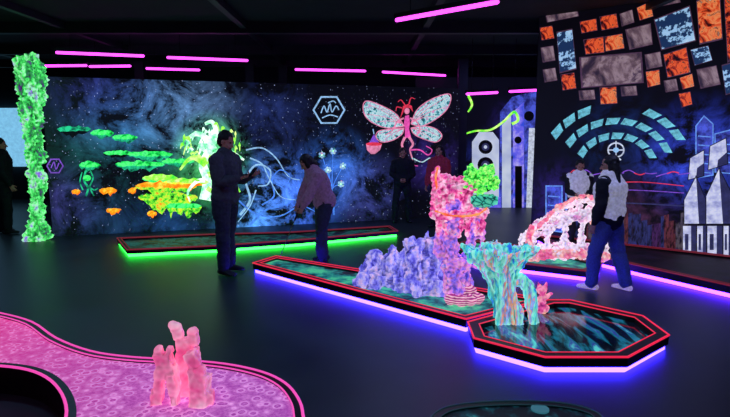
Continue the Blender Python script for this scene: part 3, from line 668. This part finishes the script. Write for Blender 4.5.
# wrecked ship
YW=G(565,257,zS).y-.12; pw=YW/F
M_ship=glow('pale_pink_hull',[(.36,(220,130,190)),(.43,(245,200,225)),(.5,(250,238,248)),(.6,(240,220,240)),(.68,(255,185,165))],scale=9,strength=.78,bump=.7)
M_ship2=glow('pink_orange_hull',[(.36,(240,80,130)),(.48,(255,140,165)),(.58,(255,190,170)),(.66,(250,225,240))],scale=9,strength=.8,bump=.7)
wreck=empty('ship_wreck',V((S(563,258,YW).x,YW,zS))); meta(wreck,'pale pink wrecked ship hull sculpture with open window frames','sculpture')
bm=bmesh.new(); cx=S(563,258,YW).x; nu,nv=60,44; grid=[]; WW=82*pw
def Hp(a): return pw*(24+ (59-24)*(math.sin(min(1,a/.74)*math.pi/2)**1.1) - (18*((a-.74)/.26)**1.6 if a>.74 else 0))
for i in range(nu+1):
    a_=i/nu; row=[]
    for j in range(nv+1):
        th=math.pi*(.02+.96*j/nv); D=.34*(1-.55*abs(2*a_-1)**2.5)
        row.append(bm.verts.new((cx+(a_-.5)*WW+.10*(math.sin(th)-.3)*(a_-.2), YW-D*math.cos(th), zS+.01+Hp(a_)*math.sin(th)**.8)))
    grid.append(row)
for i in range(nu):
    for j in range(nv):
        ci=i%12; cj=j%11
        if 2<=ci<=10 and 3<=cj<=9: continue
        bm.faces.new((grid[i][j],grid[i+1][j],grid[i+1][j+1],grid[i][j+1]))
o=mkobj('hull_frame',bm,M_ship,wreck,True); bake(o,.013,1,[(12,.03,ISO),(30,.03,ISO)],pre=.05,zmin=zS)
def K3(u,v,dy=0): return S(u,v,YW)+V((0,dy,0))
blobobj('hull_keel',[('l',[K3(524,252,-.3),K3(545,248,-.36),K3(570,248,-.36),K3(598,252,-.26)],[(.05,.06),(.05,.06),(.05,.06),(.05,.06)]),('l',[K3(525,252,-.22),K3(524,238,-.2),K3(528,226,-.12)],[.05,.045,.035]),('l',[K3(528,229,-.24),K3(550,207,-.2),K3(572,197,-.1),K3(588,195,0),K3(602,206,0)],[.02,.024,.024,.024,.02]),('e',K3(529,252,-.25),(.10,.09,.08)),('e',K3(592,252,-.2),(.12,.09,.07))],M_ship2,wreck,.012,[(12,.03,ISO),(30,.02,ISO)],1,zmin=zS)
# foreground pink sculpture
zF=.186
pfp=G(182,402,zF); YF=pfp.y; q=YF/F
def K4(u,v,dy=0): return S(u,v,YF)+V((0,dy,0))
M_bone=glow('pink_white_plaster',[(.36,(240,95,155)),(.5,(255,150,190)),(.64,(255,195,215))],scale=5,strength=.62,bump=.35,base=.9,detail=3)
bone=empty('coral_stump',V((pfp.x,YF,zF))); meta(bone,'blocky glowing pale pink coral stumps with openings on pink lane','sculpture')
dsp=[(12,.018,ISO),(40,.005,ISO)]
blobobj('stump',[('b',gz(K4(160,390),zF+.10),(9*q,16*q,.22),.1,.04),('b',gz(K4(175,390,-.02),zF+.09),(9*q,15*q,.20),.1,-.05),('b',K4(166,372),(21*q,16*q,12*q),.1),('b',K4(164,360),(17*q,13*q,14*q),.1,-.08),('b',K4(159,349),(7*q,8*q,8*q),0,-.2),('b',K4(170,349),(7*q,8*q,8*q),0,.2),('b',gz(K4(158,404),zF+.03),(13*q,17*q,.07),.2)],M_bone,bone,.008,dsp,3,zmin=zF)
blobobj('stump',[('b',gz(K4(184,380,.10),zF+.14),(22*q,16*q,.30),.2),('b',K4(181,352,.08),(17*q,13*q,20*q),.1,-.12),('b',K4(174,335,.06),(11*q,10*q,14*q),0,-.25),('e',K4(172,328,.05),(7*q,6*q,4.5*q)),('b',K4(189,342,.07),(11*q,10*q,14*q),0,.1),('e',K4(190,335,.06),(6.5*q,6*q,4*q))],M_bone,bone,.008,dsp,3,zmin=zF)
blobobj('stump',[('b',gz(K4(202,390,-.02),zF+.08),(18*q,18*q,.2),-.2,.05),('b',K4(199,374,-.02),(18*q,15*q,18*q),-.1,-.2),('b',K4(193,357,-.02),(13*q,12*q,17*q),0,-.35),('b',gz(K4(208,400),zF+.03),(13*q,16*q,.07),.2)],M_bone,bone,.008,dsp,3,zmin=zF)
# ---------------------------------------------------------------- people
M_skin=plain('skin',(190,135,120),rough=.6,var=.1,bump=.05,emis=.03)
M_eye=plain('eye',(25,20,25),rough=.2,var=.1,bump=0)
M_lip=plain('lips',(120,50,60),rough=.5,var=.1,bump=0)
def nrm(*a): return V(a).normalized()
def person(pos,yaw,H,label,lean=(0,0,0),head=(0,0),armR=((.1,0,-1),(.05,.15,-1)),armL=((-.1,0,-1),(-.05,.15,-1)),legR=((.03,0,-1),(0,0,-1)),legL=((-.03,0,-1),(0,0,-1)),
           top=None,bottom=None,shoe=None,hairm=None,hair='short',curl=.35,base_z=0.0,extra=None,topname='jacket',handd=None,vest=None,bulk=0.0):
    s=H/1.75; X=V((1,0,0))
    def tilt(a): return V((0,math.sin(a),math.cos(a)))
    d0,d1,d2=tilt(lean[0]),tilt(lean[1]),tilt(lean[2])
    pel=V((0,0,0)); wa=pel+d0*.14*s; ch=wa+d1*.20*s; nb=ch+d2*.17*s
    hp=head[0]; hy=head[1]
    nd=tilt(lean[2]*.6+hp*.5); hc=nb+nd*.155*s
    hu=tilt(hp); hf=V((0,math.cos(hp),-math.sin(hp)))
    R=Matrix.Rotation(hy,3,hu); hf=R@hf; hx=hf.cross(hu).normalized()
    J={}
    for sd,leg,arm in ((1,legR,armR),(-1,legL,armL)):
        hip=pel+V((sd*.09*s,0,-.03*s)); kn=hip+nrm(*leg[0])*.43*s; an=kn+nrm(*leg[1])*.415*s
        sh=nb-d2*.055*s+X*sd*(.178+bulk*.5)*s; el=sh+nrm(*arm[0])*.285*s; wr=el+nrm(*arm[1])*.25*s
        J[sd]=(hip,kn,an,sh,el,wr)
    low=min(J[1][2].z,J[-1][2].z); dz=.085*s-low
    shift=V((0,0,dz))
    pel,wa,ch,nb,hc=[p+shift for p in (pel,wa,ch,nb,hc)]
    for k in J: J[k]=tuple(p+shift for p in J[k])
    def torso(bm,inf,neck=True,frm=0,to=99):
        rings=[(pel-d0*.06*s,(.115,.09)),(pel,(.160,.112)),(pel+d0*.07*s,(.150,.106)),(wa+d1*.02*s,(.132,.094)),(wa+d1*.11*s,(.146,.106)),(ch+d2*.01*s,(.162,.115)),(ch+d2*.08*s,(.166,.105)),(nb-d2*.04*s,(.125,.078)),(nb-d2*.005*s,(.075,.06))]
        if neck: rings+= [(nb+nd*.03*s,(.055,.057)),(nb+nd*.08*s,(.05,.054)),(nb+nd*.13*s,(.048,.052))]
        rings=rings[frm:to]
        loft(bm,[r_[0] for r_ in rings],[((r_[1][0]+inf)*s,(r_[1][1]+inf)*s) for r_ in rings],side=X,n=20)
    def arm(bm,sd,inf,wristinf=None,end=1.0):
        hip,kn,an,sh,el,wr=J[sd]; wi=inf if wristinf is None else wristinf
        we=el.lerp(wr,end)
        loft(bm,[sh+(nb-sh)*.25,sh,sh.lerp(el,.4),el,el.lerp(we,.35),we],[(.05+inf)*s,(.056+inf)*s,(.047+inf)*s,(.037+inf)*s,(.039+inf)*s,(.025+wi)*s],n=12)
    def leg(bm,sd,inf,end=1.0):
        hip,kn,an,sh,el,wr=J[sd]; e=kn.lerp(an,end)
        loft(bm,[hip+V((0,0,.04*s)),hip.lerp(kn,.25),hip.lerp(kn,.6),kn,kn.lerp(e,.35),e],[(.082+inf)*s,(.085+inf)*s,(.07+inf)*s,(.053+inf)*s,(.055+inf)*s,(.037+inf*1.15)*s],n=14)
    def foot(bm,sd,inf):
        an=J[sd][2]; fw=V((sd*.18,1,0)).normalized(); g=V((an.x,an.y,an.z-.085*s))
        loft(bm,[g+V((0,0,.045*s))-fw*.055*s,g+V((0,0,.048*s))+fw*.02*s,g+V((0,0,.036*s))+fw*.11*s,g+V((0,0,.028*s))+fw*.165*s],[((.032+inf)*s,(.038+inf*.4)*s),((.036+inf)*s,(.040+inf*.4)*s),((.043+inf)*s,(.027+inf*.4)*s),((.036+inf)*s,(.019+inf*.4)*s)],side=X,n=12)
        loft(bm,[an,g+V((0,0,.05*s))],[(.036+inf)*s,(.036+inf)*s],n=10)
    def hand(bm,sd):
        hip,kn,an,sh,el,wr=J[sd]; d=(wr-el).normalized()
        nn=X*(-sd); nn=nn-d*nn.dot(d)
        if handd: nn=V(handd); nn=nn-d*nn.dot(d)
        nn.normalize(); sx_=nn.cross(d).normalized()
        if sx_.dot(V((0,1,.3)))<0: sx_=-sx_
        loft(bm,[wr-d*.01*s,wr+d*.03*s,wr+d*.085*s],[(.025*s,.017*s),(.036*s,.015*s),(.038*s,.013*s)],side=sx_,n=12)
        for i,ln in enumerate((.072,.08,.074,.058)):
            p=wr+d*.08*s+sx_*(.031-.0205*i)*s; pts=[p]; a_=0
            for k,fr in enumerate((.45,.3,.25)):
                a_+=curl*(1+.1*i); dr=(d*math.cos(a_)+nn*math.sin(a_)+sx_*(.07-.045*i)).normalized(); p=p+dr*ln*fr*s; pts.append(p)
            loft(bm,pts,[.0085*s,.0080*s,.0073*s,.006*s],side=sx_,n=8)
        p=wr+d*.025*s+sx_*.026*s; a1=(d*.65+sx_*.7+nn*.3).normalized(); a2=(d*.9+sx_*.3+nn*.4).normalized()
        loft(bm,[p,p+a1*.042*s,p+a1*.042*s+a2*.032*s],[.012*s,.0095*s,.0075*s],side=nn,n=8)
    bm=bmesh.new(); torso(bm,0)
    for sd in (1,-1): arm(bm,sd,0); leg(bm,sd,0); foot(bm,sd,0); hand(bm,sd)
    ax=(hx,hf,hu)
    def hq(x,y,z): return hc+hx*x*s+hf*y*s+hu*z*s
    ell(bm,hq(0,-.012,.035),(.075*s,.095*s,.088*s),ax,20,14)
    ell(bm,hq(0,.018,-.03),(.060*s,.072*s,.085*s),ax,18,12)
    ell(bm,hq(0,.055,-.085),(.032*s,.030*s,.025*s),ax)
    loft(bm,[hq(0,.083,.012),hq(0,.098,-.018),hq(0,.106,-.030)],[.008*s,.011*s,.013*s],side=hx,n=8)
    for sd in (1,-1):
        ell(bm,hq(sd*.075,-.005,-.005),(.008*s,.018*s,.028*s),ax); ell(bm,hq(sd*.03,.074,.028),(.022*s,.012*s,.007*s),ax)
        ell(bm,hq(sd*.035,.062,-.028),(.022*s,.02*s,.018*s),ax)
    body=mkobj('person',bm,M_skin,None,True,origin=(0,0,0)); bake(body,.0058*s,2)
    body.location=V((pos[0],pos[1],base_z)); body.rotation_euler=(0,0,yaw); meta(body,label,'person')
    def child(name,bm,mat,vox=.011,sm=3,disp=None,do=True):
        o=mkobj(name,bm,mat,None,True,origin=(0,0,0))
        if do: bake(o,vox,sm,disp)
        o.parent=body; return o
    wr_=[(5,.014,(1,1,1.6)),(14,.008,(1,1,2))]
    bm=bmesh.new(); torso(bm,.014+bulk*.5,False,0,3)
    for sd in (1,-1): leg(bm,sd,.017+bulk*.5,.97)
    child('trousers',bm,bottom,disp=wr_)
    bm=bmesh.new(); torso(bm,.024+bulk,False,1)
    if vest is None:
        for sd in (1,-1): arm(bm,sd,.016+bulk*.6,.014,.97)
        child(topname,bm,top,disp=wr_)
    else:
        for sd in (1,-1): arm(bm,sd,.014+bulk*.6,.012,.97)
        child('hooded_top',bm,top,disp=wr_)
        bm=bmesh.new(); torso(bm,.042+bulk,False,2)
        for sd in (1,-1): ell(bm,J[sd][3],(.072*s,.08*s,.075*s))
        child('vest',bm,vest,disp=wr_)
    for sd in (1,-1):
        bm=bmesh.new(); foot(bm,sd,.010); child('shoe',bm,shoe,.008,1)
    bm=bmesh.new()
    ell(bm,hq(0,-.024,.05),(.085*s,.098*s,.088*s),ax,20,14)
    ell(bm,hq(0,-.05,.0),(.082*s,.066*s,.085*s),ax)
    if hair=='long':
        b0=nb-d2*.10*s-V((0,(.10+bulk)*s,0))
        for dx in (-.045,0,.045): loft(bm,[hq(dx,-.06,.02),hq(dx*1.3,-.085,-.09),b0.lerp(hq(dx*1.3,-.07,-.15),.4)+hx*dx*s],[.045*s,.045*s,.03*s],n=10)
        for sd in (1,-1): loft(bm,[hq(sd*.07,-.01,.03),hq(sd*.078,-.012,-.05),hq(sd*.07,0,-.14)],[.024*s,.024*s,.016*s],n=8)
    elif hair=='hang':
        for sd in (1,-1): loft(bm,[hq(sd*.065,0,.04),hq(sd*.07,.02,-.04),hq(sd*.06,.03,-.15)],[.03*s,.03*s,.018*s],n=8)
        loft(bm,[hq(0,-.07,.02),hq(0,-.08,-.1),hq(0,-.06,-.18)],[.06*s,.06*s,.03*s],n=10)
    child('hair',bm,hairm,.009,1,disp=[(30,.008,ISO)])
    for sd in (1,-1):
        bm=bmesh.new(); ell(bm,hq(sd*.030,.078,.012),(.013*s,.009*s,.008*s),ax,10,8); child('eye',bm,M_eye,do=False)
    bm=bmesh.new(); ell(bm,hq(0,.083,-.056),(.024*s,.009*s,.008*s),ax,10,8); child('mouth',bm,M_lip,do=False)
    Wm=Matrix.Translation(body.location)@Matrix.Rotation(yaw,4,'Z')
    return body,J,Wm
C_gry=plain('charcoal_grey_cloth',(86,86,98),rough=.9); C_black=plain('black_cloth',(30,30,42),rough=.9); C_jean=plain('blue_denim',(80,95,165),rough=.9,scale=60,emis=.03); C_grey=plain('grey_mauve_knit',(170,125,165),rough=.9,emis=.07)
C_trou=plain('dark_grey_trousers',(58,60,80),rough=.9)
C_white=plain('white_padded_cloth',(205,205,235),rough=.8,emis=.35); C_shoe=plain('dark_shoe',(40,38,48),rough=.6); C_wshoe=plain('white_sneaker',(210,190,225),rough=.6,emis=.4); C_hair=plain('dark_hair',(30,22,24),rough=.6,scale=80); C_red=plain('red_cloth',(150,40,70),rough=.9,emis=.12)
hp_=math.pi/2
g=G(228,273); 
man,J,Wm=person((g.x,g.y),-hp_-.35,1.80,'standing man in grey jacket looking down at a phone',lean=(0,.0,.05),head=(.32,0),armR=((.10,.25,-1),(-.35,.95,.25)),armL=((-.10,.25,-1),(.35,.95,.3)),legR=((.05,.06,-1),(0,-.02,-1)),legL=((-.05,-.1,-1),(0,.02,-1)),top=C_gry,bottom=C_trou,shoe=C_shoe,hairm=C_hair,curl=.5,handd=(0,.2,1),bulk=.022)
ph=(J[1][5]+J[-1][5])/2+V((0,.10,.065))
bm=bmesh.new(); box(bm,(0,0,0),(.07,.01,.145)); bmesh.ops.bevel(bm,geom=bm.edges[:],offset=.003,segments=2,affect='EDGES'); o=mkobj('phone',bm,[M_black],None,origin=(0,0,0)); o.matrix_world=Wm@Matrix.Translation(ph)@Matrix.Rotation(-.7,4,'X'); meta(o,'small black phone held in the standing man\'s hands','phone')
g=G(325,262)
bend,J,Wm=person((g.x,g.y),hp_+.35,1.55,'long-haired person in mauve sweater leaning forward holding a putter',lean=(.18,.42,.5),head=(.65,0),armR=((.05,.40,-1),(-.2,.5,-1)),armL=((-.05,.45,-1),(.2,.5,-1)),legR=((.08,.05,-1),(0,-.1,-1)),legL=((-.08,.24,-1),(0,-.05,-1)),top=C_grey,bottom=C_trou,shoe=C_shoe,hairm=C_hair,hair='hang',curl=.75,topname='sweater',bulk=.04)
C_steel=plain('steel',(150,150,165),rough=.3,metal=1)
gp=Wm@((J[1][5]+J[-1][5])/2+V((0,.03,-.07))); 
hd=V((gp.x-.28,gp.y-.02,.02)); bm=bmesh.new(); loft(bm,[hd+V((0,0,.02)),gp+(gp-hd).normalized()*.1],[.006,.007],n=8); o=mkobj('putter',bm,C_steel,None,True); meta(o,'slim steel golf putter held by the leaning person','golf club')
bm=bmesh.new(); box(bm,hd+V((-.03,0,.005)),(.10,.03,.025)); h=mkobj('putter_head',bm,M_black,o)
bm=bmesh.new(); d=(gp-hd).normalized(); loft(bm,[gp-d*.12,gp+d*.11],[.012,.013],n=8); mkobj('grip',bm,M_black,o)
g=G(402,222)
person((g.x,g.y),math.pi,1.5,'person in black standing with hands together before the mural',armR=((.25,.1,-1),(-.8,.5,-.5)),armL=((-.25,.1,-1),(.8,.5,-.5)),legR=((.14,0,-1),(.04,0,-1)),legL=((-.14,0,-1),(-.04,0,-1)),top=C_black,bottom=C_black,shoe=C_shoe,hairm=C_hair,head=(.2,0),bulk=.02)
g=G(438,227)
person((g.x,g.y),math.pi-.6,1.55,'person in dark red top standing behind the coral tower',armR=((.15,.1,-1),(0,.4,-1)),top=C_red,bottom=C_black,shoe=C_shoe,hairm=C_hair,hair='long',bulk=.02)
g=G(605,290)
person((g.x,g.y),hp_-.85,1.54,'woman in white padded vest, dark hood and jeans walking',lean=(0,.04,.08),head=(.12,.3),armR=((.35,.10,-1),(-.05,.55,-1)),armL=((-.25,-.1,-1),(-.05,.3,-1)),legR=((.08,-.2,-1),(0,-.3,-1)),legL=((-.08,.25,-1),(0,.05,-1)),top=C_black,bottom=C_jean,shoe=C_wshoe,hairm=C_hair,hair='long',vest=C_white,bulk=.035)
person((3.12,7.95),math.pi-.2,1.28,'young person in white vest over dark top by the collage wall',top=C_black,bottom=C_black,shoe=C_shoe,hairm=C_hair,vest=C_white,armR=((.1,.1,-1),(-.4,.8,-.2)),armL=((-.1,.1,-1),(.4,.8,-.2)),head=(.25,0),base_z=.112,bulk=.02)
g=G(8,233)
person((g.x,g.y),-hp_*.7,1.70,'dark silhouetted person standing in front of bright window',top=C_black,bottom=C_black,shoe=C_shoe,hairm=C_hair,armR=((.15,.05,-1),(.0,.5,-1)),legR=((.08,.08,-1),(0,-.05,-1)),legL=((-.06,-.1,-1),(0,-.1,-1)),bulk=.03)
# ---------------------------------------------------------------- lights
def arealight(loc,size,e,col,rot=(0,0,0),sy=None):  # blue fill light added for dim ambient, no visible fixture
    ld=bpy.data.lights.new('fill_light','AREA'); ld.energy=e; ld.color=col; ld.size=size; ld.shape='RECTANGLE'; ld.size_y=sy or size
    o=bpy.data.objects.new('fill_light',ld); scene.collection.objects.link(o); o.location=loc; o.rotation_euler=rot
for x,y,e,c in ((-3.5,5,20,(.3,.5,1)),(.5,4.5,20,(.3,.5,1)),(3.2,5.5,22,(.35,.4,1)),(-4,8,20,(.3,.5,.9)),(0.5,8.5,22,(.35,.45,1)),(-.5,1.5,12,(.35,.45,1)),(-8,11,12,(.3,.5,.9)),(3.2,11.5,12,(.3,.3,1))):
    arealight((x,y,ZC-.2),.9,e,c,sy=.1)
w=bpy.data.worlds.new('world'); scene.world=w; w.use_nodes=True; w.node_tree.nodes['Background'].inputs[0].default_value=(.01,.014,.03,1); w.node_tree.nodes['Background'].inputs[1].default_value=1
